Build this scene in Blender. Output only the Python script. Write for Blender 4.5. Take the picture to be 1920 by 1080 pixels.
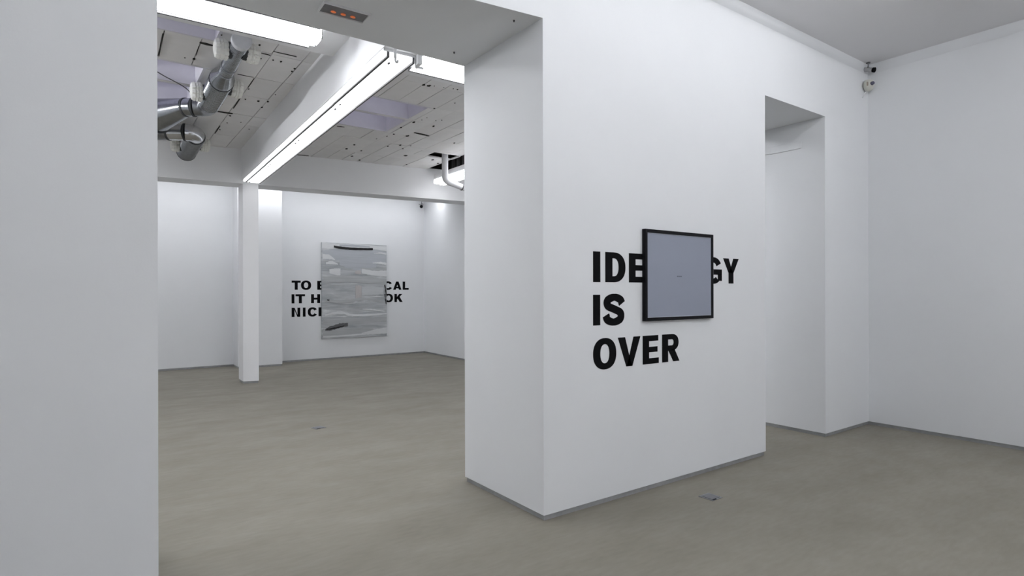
import bpy, bmesh, math, random
from mathutils import Vector, Matrix

random.seed(7)
for _o in list(bpy.data.objects):
    bpy.data.objects.remove(_o, do_unlink=True)
scene = bpy.context.scene
COL = scene.collection

# ------------------------------------------------------------------ camera
cam_d = bpy.data.cameras.new('camera')
cam = bpy.data.objects.new('camera', cam_d)
COL.objects.link(cam)
cam_d.sensor_fit = 'HORIZONTAL'
cam_d.sensor_width = 36.0
cam_d.lens = 36.0 * 1085.2 / 1920.0
cam_d.shift_y = 7.4 / 1920.0
cam_d.clip_start = 0.05
YAW, ROLL = math.radians(35.651), math.radians(0.139)
cam.matrix_world = (Matrix.Translation((0, 0, 1.55)) @ Matrix.Rotation(-YAW, 4, 'Z')
                    @ Matrix.Rotation(math.pi / 2, 4, 'X') @ Matrix.Rotation(-ROLL, 4, 'Z'))
scene.camera = cam

# ------------------------------------------------------------------ world (dusk sky above the skylights)
world = bpy.data.worlds.new('world')
scene.world = world
world.use_nodes = True
bg = world.node_tree.nodes['Background']
bg.inputs['Color'].default_value = (0.72, 0.70, 0.785, 1)
bg.inputs['Strength'].default_value = 1.5

# ------------------------------------------------------------------ exposure / light levels
vs = scene.view_settings
vs.view_transform = 'Standard'
vs.look = 'None'
vs.gamma = 1.0
vs.use_curve_mapping = False
vs.exposure = 0.0
E_MAIN1 = 26.0     # front room, row nearest the partition
E_MAIN2 = 46.0     # front room, middle row
E_FILL_REAR = 93.0     # front room, fill rows added behind the camera
E_BEAM = 3.6       # long row under the beam
E_BSIDE = 3.0      # slim side lens of the beam row
E_FILL_LEFT = 150.0      # fill tubes added in the unseen left bay of the back room
E_STRIP = 21.0     # battens behind the opening
E_REAR = 10.5      # battens behind the cross beam
E_SIDE = 7.5      # row by the right-hand slot
LAMP = (0.96, 0.97, 1.0)

# ------------------------------------------------------------------ materials
MATS = {}
def mat(name, color, rough=0.6, metal=0.0, spec=0.4, noise=0.0, nscale=6.0, stretch=(1, 1, 1), bump=0.0, bscale=120.0,
        emit=None, estr=0.0):
    if name in MATS:
        return MATS[name]
    m = bpy.data.materials.new(name)
    m.use_nodes = True
    nt = m.node_tree
    b = nt.nodes['Principled BSDF']
    b.inputs['Base Color'].default_value = (*color, 1)
    b.inputs['Roughness'].default_value = rough
    b.inputs['Metallic'].default_value = metal
    b.inputs['Specular IOR Level'].default_value = spec
    tc = nt.nodes.new('ShaderNodeTexCoord')
    mp = nt.nodes.new('ShaderNodeMapping')
    mp.inputs['Scale'].default_value = stretch
    nt.links.new(tc.outputs['Object'], mp.inputs['Vector'])
    if noise > 0:
        n = nt.nodes.new('ShaderNodeTexNoise')
        n.inputs['Scale'].default_value = nscale
        n.inputs['Detail'].default_value = 5
        n.inputs['Roughness'].default_value = 0.6
        nt.links.new(mp.outputs['Vector'], n.inputs['Vector'])
        r = nt.nodes.new('ShaderNodeValToRGB')
        r.color_ramp.elements[0].position = 0.3
        r.color_ramp.elements[1].position = 0.7
        r.color_ramp.elements[0].color = (*[c * (1 - noise) for c in color], 1)
        r.color_ramp.elements[1].color = (*[min(1, c * (1 + noise)) for c in color], 1)
        nt.links.new(n.outputs['Fac'], r.inputs['Fac'])
        nt.links.new(r.outputs['Color'], b.inputs['Base Color'])
    if bump > 0:
        n2 = nt.nodes.new('ShaderNodeTexNoise')
        n2.inputs['Scale'].default_value = bscale
        n2.inputs['Detail'].default_value = 3
        nt.links.new(mp.outputs['Vector'], n2.inputs['Vector'])
        bp = nt.nodes.new('ShaderNodeBump')
        bp.inputs['Strength'].default_value = bump
        bp.inputs['Distance'].default_value = 0.002
        nt.links.new(n2.outputs['Fac'], bp.inputs['Height'])
        nt.links.new(bp.outputs['Normal'], b.inputs['Normal'])
    if emit:
        b.inputs['Emission Color'].default_value = (*emit, 1)
        b.inputs['Emission Strength'].default_value = estr
    MATS[name] = m
    return m

M_WALL = mat('white_wall_paint', (0.795, 0.81, 0.83), 0.75, noise=0.012, nscale=1.5, bump=0.12, bscale=90)
M_CEIL = mat('ceiling_paint', (0.82, 0.815, 0.83), 0.85, noise=0.01, nscale=1.2, bump=0.1)
M_BEAM = mat('beam_paint', (0.84, 0.845, 0.86), 0.7, noise=0.015, nscale=2, bump=0.12)
M_PLINTH = mat('grey_plinth_metal', (0.36, 0.37, 0.38), 0.45, metal=0.3, noise=0.12, nscale=14)
M_WHITE = mat('white_enamel', (0.82, 0.83, 0.84), 0.4, noise=0.01, nscale=4)
M_BLACK = mat('black_vinyl', (0.004, 0.004, 0.005), 0.7, spec=0.08, noise=0.1, nscale=20)
M_FRAME = mat('black_lacquer', (0.006, 0.006, 0.008), 0.5, spec=0.12, noise=0.1, nscale=30)
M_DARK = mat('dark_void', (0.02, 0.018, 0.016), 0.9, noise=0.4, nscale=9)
M_DGREY = mat('dark_grey_metal', (0.12, 0.12, 0.125), 0.5, metal=0.4, noise=0.1, nscale=20)
M_GALV = mat('galvanised_steel', (0.34, 0.355, 0.375), 0.22, metal=1.0, noise=0.14, nscale=18, bump=0.05, bscale=60)
M_GALVD = mat('dull_galvanised_steel', (0.27, 0.28, 0.295), 0.34, metal=0.95, noise=0.15, nscale=18)
M_BAND = mat('duct_sealing_band', (0.06, 0.065, 0.07), 0.55, metal=0.3, noise=0.1, nscale=25)
M_VALVE = mat('white_ribbed_plastic', (0.82, 0.82, 0.78), 0.6, noise=0.05, nscale=25)
M_PVC = mat('white_pvc', (0.80, 0.80, 0.83), 0.35, noise=0.01, nscale=5)
M_TILE = [mat('ceiling_tile_%s' % n, c, 0.9, noise=0.025, nscale=5, bump=0.25, bscale=70)
          for n, c in (('pale', (0.81, 0.805, 0.81)), ('grey', (0.775, 0.77, 0.775)), ('warm', (0.79, 0.78, 0.78)))]
M_WELL = mat('skylight_well_paint', (0.70, 0.69, 0.74), 0.85, noise=0.05, nscale=4)
M_STEEL = mat('brushed_floor_plate', (0.30, 0.305, 0.33), 0.4, metal=0.7, noise=0.08, nscale=30)

def translucent(name, color):
    m = bpy.data.materials.new(name)
    m.use_nodes = True
    nt = m.node_tree
    nt.nodes.clear()
    o = nt.nodes.new('ShaderNodeOutputMaterial')
    t = nt.nodes.new('ShaderNodeBsdfTranslucent')
    n = nt.nodes.new('ShaderNodeTexNoise')
    n.inputs['Scale'].default_value = 3
    r = nt.nodes.new('ShaderNodeValToRGB')
    r.color_ramp.elements[0].color = (*[c * .9 for c in color], 1)
    r.color_ramp.elements[1].color = (*color, 1)
    nt.links.new(n.outputs['Fac'], r.inputs['Fac'])
    nt.links.new(r.outputs['Color'], t.inputs['Color'])
    nt.links.new(t.outputs['BSDF'], o.inputs['Surface'])
    return m
M_PANE = translucent('frosted_skylight_glass', (0.7, 0.7, 0.75))

def lampmat(name, s):
    return mat(name, (0.9, 0.9, 0.9), 0.5, emit=LAMP, estr=s, noise=0.005, nscale=3)

def floor_material():
    m = bpy.data.materials.new('grey_beige_resin_floor')
    m.use_nodes = True
    nt = m.node_tree
    b = nt.nodes['Principled BSDF']
    tc = nt.nodes.new('ShaderNodeTexCoord')
    def noise(scale, stretch, detail=4, rot=0.0):
        mp = nt.nodes.new('ShaderNodeMapping')
        mp.inputs['Scale'].default_value = stretch
        mp.inputs['Rotation'].default_value = (0, 0, rot)
        nt.links.new(tc.outputs['Object'], mp.inputs['Vector'])
        n = nt.nodes.new('ShaderNodeTexNoise')
        n.inputs['Scale'].default_value = scale
        n.inputs['Detail'].default_value = detail
        nt.links.new(mp.outputs['Vector'], n.inputs['Vector'])
        return n
    def ramp(n, c0, c1, p0=.3, p1=.7):
        r = nt.nodes.new('ShaderNodeValToRGB')
        r.color_ramp.elements[0].position = p0
        r.color_ramp.elements[1].position = p1
        r.color_ramp.elements[0].color = (*c0, 1)
        r.color_ramp.elements[1].color = (*c1, 1)
        nt.links.new(n.outputs['Fac'], r.inputs['Fac'])
        return r
    r1 = ramp(noise(1.1, (1, 2.2, 1), 5, 0.25), (0.212, 0.196, 0.160), (0.252, 0.236, 0.198))
    r2 = ramp(noise(9, (1, 3.5, 1), 6, 0.25), (0.93, 0.93, 0.93), (1.05, 1.05, 1.05))
    mx = nt.nodes.new('ShaderNodeMix')
    mx.data_type = 'RGBA'
    mx.blend_type = 'MULTIPLY'
    mx.inputs['Factor'].default_value = 1
    nt.links.new(r1.outputs['Color'], mx.inputs['A'])
    nt.links.new(r2.outputs['Color'], mx.inputs['B'])
    # fine scuffs
    r3 = ramp(noise(38, (1, 1, 1), 2), (0.78, 0.78, 0.78), (1, 1, 1), .22, .30)
    mx2 = nt.nodes.new('ShaderNodeMix')
    mx2.data_type = 'RGBA'
    mx2.blend_type = 'MULTIPLY'
    mx2.inputs['Factor'].default_value = 0.5
    nt.links.new(mx.outputs['Result'], mx2.inputs['A'])
    nt.links.new(r3.outputs['Color'], mx2.inputs['B'])
    nt.links.new(mx2.outputs['Result'], b.inputs['Base Color'])
    rr = ramp(noise(3, (1, 2, 1), 4, .25), (.50, .50, .50), (.62, .62, .62))
    nt.links.new(rr.outputs['Color'], b.inputs['Roughness'])
    b.inputs['Specular IOR Level'].default_value = 0.35
    return m
M_FLOOR = floor_material()

# ------------------------------------------------------------------ mesh helpers
def link(name, me, m, parent=None):
    o = bpy.data.objects.new(name, me)
    COL.objects.link(o)
    if m is not None and len(me.materials) == 0:
        me.materials.append(m)
    if parent is not None:
        o.parent = parent
    return o

def obj(name, bm, m, parent=None, smooth=False):
    bmesh.ops.recalc_face_normals(bm, faces=bm.faces[:])
    me = bpy.data.meshes.new(name)
    bm.to_mesh(me)
    bm.free()
    if smooth:
        for p in me.polygons:
            p.use_smooth = True
        try:
            me.set_sharp_from_angle(angle=math.radians(38))
        except Exception:
            pass
    return link(name, me, m, parent)

def empty(name, loc=(0, 0, 0), rz=0.0):
    o = bpy.data.objects.new(name, None)
    COL.objects.link(o)
    o.location = loc
    o.rotation_euler = (0, 0, rz)
    o.empty_display_size = 0.05
    return o

def tag(o, label, cat, group=None):
    o['label'] = label
    o['category'] = cat
    if group:
        o['group'] = group
    return o

def struct(o):
    o['kind'] = 'structure'
    return o

def box(bm, x0, x1, y0, y1, z0, z1):
    v = [bm.verts.new(p) for p in ((x0, y0, z0), (x1, y0, z0), (x1, y1, z0), (x0, y1, z0),
                                   (x0, y0, z1), (x1, y0, z1), (x1, y1, z1), (x0, y1, z1))]
    for f in ((0, 3, 2, 1), (4, 5, 6, 7), (0, 1, 5, 4), (1, 2, 6, 5), (2, 3, 7, 6), (3, 0, 4, 7)):
        bm.faces.new([v[i] for i in f])

def prism(bm, plan, z0, z1):
    n = len(plan)
    lo = [bm.verts.new((x, y, z0)) for x, y in plan]
    hi = [bm.verts.new((x, y, z1)) for x, y in plan]
    bm.faces.new(lo[::-1])
    bm.faces.new(hi)
    for i in range(n):
        j = (i + 1) % n
        bm.faces.new((lo[i], lo[j], hi[j], hi[i]))

def bbox(*a):
    bm = bmesh.new()
    box(bm, *a)
    return bm

def bprism(plan, z0, z1):
    bm = bmesh.new()
    prism(bm, plan, z0, z1)
    return bm

def bprism_x(x0, x1, prof):
    bm = bmesh.new()
    e0 = [bm.verts.new((x0, y, z)) for y, z in prof]
    e1 = [bm.verts.new((x1, y, z)) for y, z in prof]
    for q in range(len(prof)):
        w = (q + 1) % len(prof)
        bm.faces.new((e0[q], e0[w], e1[w], e1[q]))
    bm.faces.new(e0)
    bm.faces.new(e1[::-1])
    return bm

def bevel(bm, w, seg=2):
    bmesh.ops.bevel(bm, geom=bm.edges[:], offset=w, segments=seg, affect='EDGES', profile=0.6)
    return bm

def sweep(bm, pts, radii, n=20, caps=True):
    """tube along a polyline with a radius per point"""
    pts = [Vector(p) for p in pts]
    rings = []
    ref = None
    for i, p in enumerate(pts):
        a = pts[max(0, i - 1)]
        b = pts[min(len(pts) - 1, i + 1)]
        t = (b - a).normalized()
        if ref is None:
            ref = t.cross(Vector((0, 0, 1)))
            if ref.length < 1e-3:
                ref = Vector((1, 0, 0))
        u = (ref - t * ref.dot(t)).normalized()
        ref = u
        w = t.cross(u)
        rings.append([bm.verts.new(p + (u * math.cos(2 * math.pi * k / n) + w * math.sin(2 * math.pi * k / n)) * radii[i])
                      for k in range(n)])
    for r0, r1 in zip(rings, rings[1:]):
        for k in range(n):
            j = (k + 1) % n
            bm.faces.new((r0[k], r0[j], r1[j], r1[k]))
    if caps:
        bm.faces.new(rings[0][::-1])
        bm.faces.new(rings[-1])
    return bm

def tube(pts, radii, n=20, caps=True):
    if not isinstance(radii, (list, tuple)):
        radii = [radii] * len(pts)
    bm = bmesh.new()
    return sweep(bm, pts, radii, n, caps)

def smooth_path(pts, n=6):
    pts = [Vector(p) for p in pts]
    ext = [2 * pts[0] - pts[1]] + pts + [2 * pts[-1] - pts[-2]]
    out = []
    for i in range(1, len(ext) - 2):
        p0, p1, p2, p3 = ext[i - 1:i + 3]
        for k in range(n):
            t = k / n
            out.append(0.5 * ((2 * p1) + (-p0 + p2) * t + (2 * p0 - 5 * p1 + 4 * p2 - p3) * t * t
                              + (-p0 + 3 * p1 - 3 * p2 + p3) * t ** 3))
    out.append(pts[-1])
    return out

def ribbed(p0, p1, r0, r1, step=0.022, rib=0.0035):
    """spiral-seam duct: straight tube with raised seams"""
    p0, p1 = Vector(p0), Vector(p1)
    L = (p1 - p0).length
    pts, rad = [], []
    s = 0.0
    while s < L - 1e-6:
        for ds, e in ((0, 0), (step * .62, 0), (step * .74, rib), (step * .88, rib)):
            if s + ds < L:
                t = (s + ds) / L
                pts.append(p0.lerp(p1, t))
                rad.append(r0 + (r1 - r0) * t + e)
        s += step
    pts.append(p1)
    rad.append(r1)
    return tube(pts, rad, 24)

def copy_tree(o, parent=None):
    c = o.copy()
    COL.objects.link(c)
    c.parent = parent
    for ch in list(o.children):
        copy_tree(ch, c)
    return c

# ------------------------------------------------------------------ setting: main dimensions
YA, YB = 3.0507, 4.08            # partition wall near / far face
XC, XD, XE, XR = 2.449, 5.137, 6.277, 7.2836
XL = 0.244                        # left jamb of the wide opening
ZS, ZD, ZC = 3.399, 3.4045, 4.1675
P = 0.0383                        # shadow-gap plinth height
YW = 13.35                        # far wall of the back room
ZT = 3.98                         # tiled ceiling height
ZSLAB = 3.82

struct(obj('floor', bbox(-5.2, 7.6, -5.2, 13.7, -0.12, 0.0), M_FLOOR))

left_plan = [(-5.0, 3.52), (-1.25, 3.52), (XL, 3.33), (XL, YB), (-5.0, YB)]
head_plan = [(XL, 3.33), (XC, YA), (XC, YB), (XL, YB)]
struct(obj('wall_left', bprism(left_plan, P, 4.30), M_WALL))
struct(obj('wall_above_opening', bprism(head_plan, ZS, 4.30), M_WALL))
struct(obj('wall_center', bprism([(XC, YA), (XD, YA), (XD, YB), (XC, YB)], P, 4.30), M_WALL))
struct(obj('wall_above_doorway', bprism([(XD, YA), (XE, YA), (XE, YB), (XD, YB)], ZD, 4.30), M_WALL))
struct(obj('wall_beside_doorway', bprism([(XE, YA), (XR, YA), (XR, YB), (XE, YB)], P, 4.30), M_WALL))
struct(obj('wall_right', bprism([(XR, -5.0), (XR + .2, -5.0), (XR + .2, YB), (XR, YB)], P, 4.30), M_WALL))
struct(obj('wall_rear', bprism([(-5.0, -5.2), (XR + .2, -5.2), (XR + .2, -5.0), (-5.0, -5.0)], P, 4.30), M_WALL))
struct(obj('wall_far_left', bprism([(-5.2, -5.2), (-5.0, -5.2), (-5.0, YB), (-5.2, YB)], P, 4.30), M_WALL))
struct(obj('ceiling_front', bprism([(-5.0, -5.0), (XR, -5.0), (XR, YA), (XC, YA), (XL, 3.33), (-1.25, 3.52), (-5.0, 3.52)], ZC, 4.30), M_CEIL))

# back room shell
BX0, BX1 = 6.555, 6.815           # right wall of the back room is a little skewed
struct(obj('wall_back', bprism([(-4.2, YW), (7.1, YW), (7.1, YW + .2), (-4.2, YW + .2)], P, 4.4), M_WALL))
struct(obj('wall_back_right', bprism([(BX0, YB), (BX0 + .2, YB), (BX1 + .2, YW), (BX1, YW)], P, 4.4), M_WALL))
struct(obj('wall_back_left', bprism([(-4.2, YB), (-4.0, YB), (-4.0, YW), (-4.2, YW)], P, 4.4), M_WALL))
struct(obj('wall_pilaster', bprism([(2.335, 12.84), (3.19, 12.80), (3.19, YW), (2.335, YW)], P, ZT), M_WALL))

# shadow-gap plinths, set back under the walls
def plinth(i, plan):
    struct(obj('baseboard_%s' % i, bprism(plan, 0.0, P), M_PLINTH))
g = 0.012
plinth('left', [(-5.0, 3.52 + g), (-1.25, 3.52 + g), (XL - g, 3.33 + g), (XL - g, YB - g), (-5.0, YB - g)])
plinth('center', [(XC + g, YA + g), (XD - g, YA + g), (XD - g, YB - g), (XC + g, YB - g)])
plinth('doorway', [(XE + g, YA + g), (XR + g, YA + g), (XR + g, YB - g), (XE + g, YB - g)])
plinth('right', [(XR + g, -5.0), (XR + .2, -5.0), (XR + .2, YA + g), (XR + g, YA + g)])
plinth('rear', [(-5.0, -5.2), (XR + .2, -5.2), (XR + .2, -5.0 - g), (-5.0, -5.0 - g)])
plinth('far_left', [(-5.2, -5.2), (-5.0 - g, -5.2), (-5.0 - g, YB), (-5.2, YB)])
plinth('back', [(-4.2, YW + g), (7.1, YW + g), (7.1, YW + .2), (-4.2, YW + .2)])
plinth('back_right', [(BX0 + g, YB), (BX0 + .2, YB), (BX1 + .2, YW + g), (BX1 + g, YW + g)])
plinth('back_left', [(-4.2, YB), (-4.0 - g, YB), (-4.0 - g, YW), (-4.2, YW)])
plinth('pilaster', [(2.335 + g, 12.84 + g), (3.19 - g, 12.80 + g), (3.19 - g, YW), (2.335 + g, YW)])

# shallow cornice band under the front ceiling
def cornice(i, p0, p1, nrm):
    bm = bmesh.new()
    prof = [(0.0, 4.060), (0.003, 4.072), (0.007, 4.10), (0.012, 4.13), (0.016, ZC), (-0.001, ZC), (-0.001, 4.060)]
    ends = []
    for p in (p0, p1):
        ends.append([bm.verts.new((p[0] + nrm[0] * d, p[1] + nrm[1] * d, z)) for d, z in prof])
    n = len(prof)
    for k in range(n):
        j = (k + 1) % n
        bm.faces.new((ends[0][k], ends[0][j], ends[1][j], ends[1][k]))
    bm.faces.new(ends[0])
    bm.faces.new(ends[1][::-1])
    struct(obj('trim_%d' % i, bm, M_WALL, smooth=True))
cornice(1, (XC, YA), (XR, YA), (0, -1))
cornice(2, (XR, YA), (XR, -5.0), (-1, 0))

# ------------------------------------------------------------------ back room: slab, beams, column
struct(obj('ceiling_slab', bprism([(-4.0, YB), (BX0, YB), (BX0 + .04, 5.52), (1.84, 5.53), (-4.0, 5.68)], ZSLAB, 4.3), M_BEAM))

def xl_beam(y): return 1.81 + (y - 4.11) * 0.028
def xr_beam(y): return 2.10 + (y - 4.27) * 0.0236
def yf_beam(x): return 10.87 - 0.1165 * x
YE = 10.66
struct(obj('beam_long', bprism([(xl_beam(YB), YB), (xr_beam(YB), YB), (xr_beam(YE), YE), (xl_beam(YE), YE)], 3.455, ZT + .02), M_BEAM))
struct(obj('beam_cross', bprism([(-4.0, yf_beam(-4)), (6.75, yf_beam(6.75)), (6.76, yf_beam(6.75) + .43), (-4.0, yf_beam(-4) + .47)], 3.40, ZT + .02), M_BEAM))
col = struct(obj('column', bprism([(2.02, 10.66), (2.255, 10.60), (2.255, 11.0), (2.02, 11.04)], P, 3.40), M_BEAM))
struct(obj('baseboard_column', bprism([(2.03, 10.672), (2.245, 10.612), (2.245, 10.99), (2.03, 11.03)], 0, P), M_PLINTH))

# ------------------------------------------------------------------ tiled ceiling of the back room
# openings (skylight wells, missing tile, slot on the right)
WELLS = [(-0.35, 0.935, 5.74, 6.20), (-0.35, 0.945, 7.03, 7.67), (-0.35, 0.955, 7.76, 8.52),
         (2.42, 3.55, 6.84, 7.44), (2.42, 3.55, 7.52, 8.21)]
HOLE = (4.78, 5.27, 8.96, 9.28)
SLOT = (5.30, 5.85, 5.60, 10.45)
OPEN = WELLS + [HOLE, SLOT]
def cut_cells(xs, ys, opens):
    xs = sorted(set(xs + [v for o in opens for v in o[:2]]))
    ys = sorted(set(ys + [v for o in opens for v in o[2:]]))
    for a, b in zip(xs, xs[1:]):
        for c, d in zip(ys, ys[1:]):
            mx, my = (a + b) / 2, (c + d) / 2
            if any(o[0] < mx < o[1] and o[2] < my < o[3] for o in opens):
                continue
            yield a, b, c, d
bm = bmesh.new()
for c in cut_cells([-4.0, 6.9], [5.45, YW], OPEN):
    box(bm, c[0], c[1], c[2], c[3], ZT + .022, ZT + .06)
ceil_back = struct(obj('ceiling_back', bm, M_DARK))

def subtract(rect, o):
    """rectangles left of rect after removing o"""
    x0, x1, y0, y1 = rect
    a0, a1, b0, b1 = max(x0, o[0]), min(x1, o[1]), max(y0, o[2]), min(y1, o[3])
    if a0 >= a1 or b0 >= b1:
        return [rect]
    out = []
    if y0 < b0: out.append((x0, x1, y0, b0))
    if b1 < y1: out.append((x0, x1, b1, y1))
    if x0 < a0: out.append((x0, a0, b0, b1))
    if a1 < x1: out.append((a1, x1, b0, b1))
    return out

tiles = []
def tile(r, i):
    x0, x1, y0, y1 = r
    if x1 - x0 < .05 or y1 - y0 < .04:
        e = 0.0
    else:
        e = random.choice((.002, .003, .003, .004, .005, .006))
    dz = random.uniform(-.0025, .0025)
    tx, ty = random.uniform(-.002, .002), random.uniform(-.002, .002)
    bm = bmesh.new()
    box(bm, x0 + e, x1 - e, y0 + e, y1 - e, ZT, ZT + .022)
    for v in bm.verts:
        if v.co.z < ZT + .01:
            v.co.z += dz + tx * (1 if v.co.x > (x0 + x1) / 2 else -1) + ty * (1 if v.co.y > (y0 + y1) / 2 else -1)
    o = obj('ceiling_tile', bm, M_TILE[i % 3], ceil_back)
    tiles.append(o)

rows_l = [5.45, 6.22, 6.99, 7.715, 8.58, 9.08, 9.84, 10.62, 11.4]
xs_l = [-4.0, -3.07, -2.14, -1.21, -.72, -.41, -.10, .21, .515, .825, 1.14, 1.455, 1.76, 1.99]
rows_r = [5.45, 6.09, 6.79, 7.48, 8.25, 8.83, 9.75, 10.62, 11.4]
xs_r = [1.99, 2.30, 2.57, 2.84, 3.11, 3.38, 3.65, 3.92, 4.20, 4.53, 4.80, 5.07, 5.30]
k = 0
for xs, rows in ((xs_l, rows_l), (xs_r, rows_r)):
    for j, (c, d) in enumerate(zip(rows, rows[1:])):
        for a, b in zip(xs, xs[1:]):
            rects = [(a, b, c, d)]
            for o in OPEN:
                rects = [q for r in rects for q in subtract(r, o)]
            for r in rects:
                if (r[1] - r[0]) > .015 and (r[3] - r[2]) > .015:
                    k += 1
                    tile(r, random.randrange(3))
# plain soffit right of the slot and behind the cross beam
bm = bmesh.new()
box(bm, 5.85, 6.9, 5.45, 11.4, ZT, ZT + .022)
box(bm, 5.30, 5.85, 10.45, 11.4, ZT, ZT + .022)
box(bm, 5.30, 5.85, 5.45, 5.60, ZT, ZT + .022)
box(bm, -4.0, 6.9, 11.4, YW, ZT, ZT + .022)
obj('ceiling_panel', bm, M_CEIL, ceil_back)

# chips and open joints in the tiles (dark pockets)
CHIPS = [(0.823, 6.811, 0.018), (0.744, 6.826, 0.008), (0.958, 6.022, 0.008), (1.302, 6.054, 0.011), (1.385, 6.392, 0.01), (1.5, 6.36, 0.01), (1.577, 6.356, 0.013), (1.75, 6.468, 0.015), (1.745, 6.566, 0.012), (1.473, 7.431, 0.013), (1.522, 7.856, 0.010), (1.669, 7.836, 0.018), (1.771, 7.794, 0.015), (1.762, 8.073, 0.013), (1.784, 7.453, 0.009), (1.31, 8.249, 0.012), (1.518, 9.09, 0.009), (1.495, 9.538, 0.012), (1.672, 8.943, 0.008), (1.843, 9.26, 0.009), (1.493, 8.702, 0.019), (3.114, 6.106, 0.022), (3.176, 6.09, 0.024), (3.232, 6.063, 0.008), (3.517, 6.015, 0.011), (3.347, 6.042, 0.006), (3.461, 6.015, 0.007), (3.739, 6.462, 0.010), (3.627, 6.805, 0.013), (3.682, 7.526, 0.025), (3.726, 7.363, 0.008), (4.011, 7.555, 0.02), (3.901, 7.274, 0.008), (3.962, 7.214, 0.008), (3.737, 7.23, 0.006), (3.653, 7.89, 0.014), (3.709, 8.271, 0.020), (3.924, 8.252, 0.028), (3.672, 8.448, 0.012), (3.937, 9.02, 0.016), (3.601, 8.681, 0.01), (4.212, 9.027, 0.016), (4.458, 9.449, 0.036), (5.009, 9.475, 0.026), (4.797, 10.121, 0.017), (4.734, 8.203, 0.02), (5.23, 9.675, 0.02), (4.074, 8.836, 0.018), (4.229, 8.771, 0.014), (3.438, 9.58, 0.024), (3.449, 9.247, 0.019), (3.691, 9.571, 0.019), (3.7, 10.041, 0.024), (3.925, 10.265, 0.02)]
for x, y, r in CHIPS:
    bm = bmesh.new()
    n = 9
    vs_ = []
    for q in range(n):
        a = 2 * math.pi * q / n
        rr = r * random.uniform(.6, 1.15)
        vs_.append((x + rr * math.cos(a) * 0.9, y + rr * 1.5 * math.sin(a)))
    prism(bm, vs_, ZT - .0065, ZT + .004)
    obj('tile_chip', bm, M_DARK, ceil_back)
SLITS = [((0.815, 6.325), (0.93, 6.33), .045), ((0.506, 6.313), (0.522, 6.93), .012), ((0.819, 6.435), (0.829, 6.687), .006), ((1.458, 7.763), (1.466, 8.331), .012), ((1.462, 9.32), (1.466, 9.807), .014), ((1.452, 7.031), (1.458, 7.388), .010), ((1.299, 8.597), (1.502, 8.591), .04), ((3.93, 8.02), (4.20, 8.06), .05), ((2.853, 8.356), (2.959, 8.337), .03), ((2.42, 10.56), (3.063, 10.46), .05), ((1.275, 7.0), (1.441, 6.991), .012), ((1.36, 6.245), (1.448, 6.25), .012), ((1.45, 6.131), (1.675, 6.132), .008)]
for (p0, p1, w) in SLITS:
    p0, p1 = Vector(p0), Vector(p1)
    t = (p1 - p0).normalized()
    nn = Vector((-t.y, t.x)) * (w / 2)
    m_ = (p0 + p1) / 2 + nn * random.uniform(-.25, .25)
    plan = [p0 + nn * .5, p0 - nn * .5, m_ - nn * 1.1, p1 - nn * .6, p1 + nn * .5, m_ + nn]
    obj('tile_gap', bprism([(v.x, v.y) for v in plan], ZT - .0065, ZT + .004), M_DARK, ceil_back)

# skylight wells
for i, (x0, x1, y0, y1) in enumerate(WELLS):
    bm = bmesh.new()
    t = .03
    x0 += .004; x1 -= .004; y0 += .004; y1 -= .004
    z0, z1 = ZT - .002, ZT + .50
    box(bm, x0 - t, x0, y0 - t, y1 + t, z0, z1)
    box(bm, x1, x1 + t, y0 - t, y1 + t, z0, z1)
    box(bm, x0, x1, y0 - t, y0, z0, z1)
    box(bm, x0, x1, y1, y1 + t, z0, z1)
    w = struct(obj('window_%d' % (i + 1), bm, M_WELL))
    obj('pane', bbox(x0 - t, x1 + t, y0 - t, y1 + t, z1, z1 + .012), M_PANE, w)

# voids above the missing tile and the slot
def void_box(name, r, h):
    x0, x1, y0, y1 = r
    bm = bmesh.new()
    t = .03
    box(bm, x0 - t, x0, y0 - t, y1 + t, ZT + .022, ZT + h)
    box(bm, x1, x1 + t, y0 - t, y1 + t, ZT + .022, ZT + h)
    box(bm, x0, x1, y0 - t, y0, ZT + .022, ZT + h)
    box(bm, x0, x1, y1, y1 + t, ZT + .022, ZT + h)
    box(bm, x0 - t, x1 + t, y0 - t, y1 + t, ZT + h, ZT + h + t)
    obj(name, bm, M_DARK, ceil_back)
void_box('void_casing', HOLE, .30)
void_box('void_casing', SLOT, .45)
for q in range(9):        # ribs inside the slot
    y = 8.5 + q * .2
    obj('void_rib', bbox(5.80, 5.85, y, y + .06, ZT + .022, ZT + .40), M_DGREY, ceil_back)

# ------------------------------------------------------------------ lights
L_BEAM = lampmat('lamp_beam_row', E_BEAM)
L_BEAM2 = lampmat('lamp_beam_side', E_BSIDE)
L_FILL_LEFT = lampmat('fill_left_bay', E_FILL_LEFT)
L_STRIP = lampmat('lamp_strip', E_STRIP)
GLOW_WING = lampmat('wing_glow', 1.1)  # own glow standing in for light on the batten wing
M_DIV = mat('divider_enamel', (.5, .5, .53), .5, noise=.02, nscale=9)
L_MAIN1 = lampmat('lamp_front_row', E_MAIN1)
L_MAIN2 = lampmat('lamp_middle_row', E_MAIN2)
L_FILL_REAR = lampmat('fill_rear_rows', E_FILL_REAR)
L_REAR = lampmat('lamp_rear', E_REAR)
L_SIDE = lampmat('lamp_side', E_SIDE)

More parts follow.
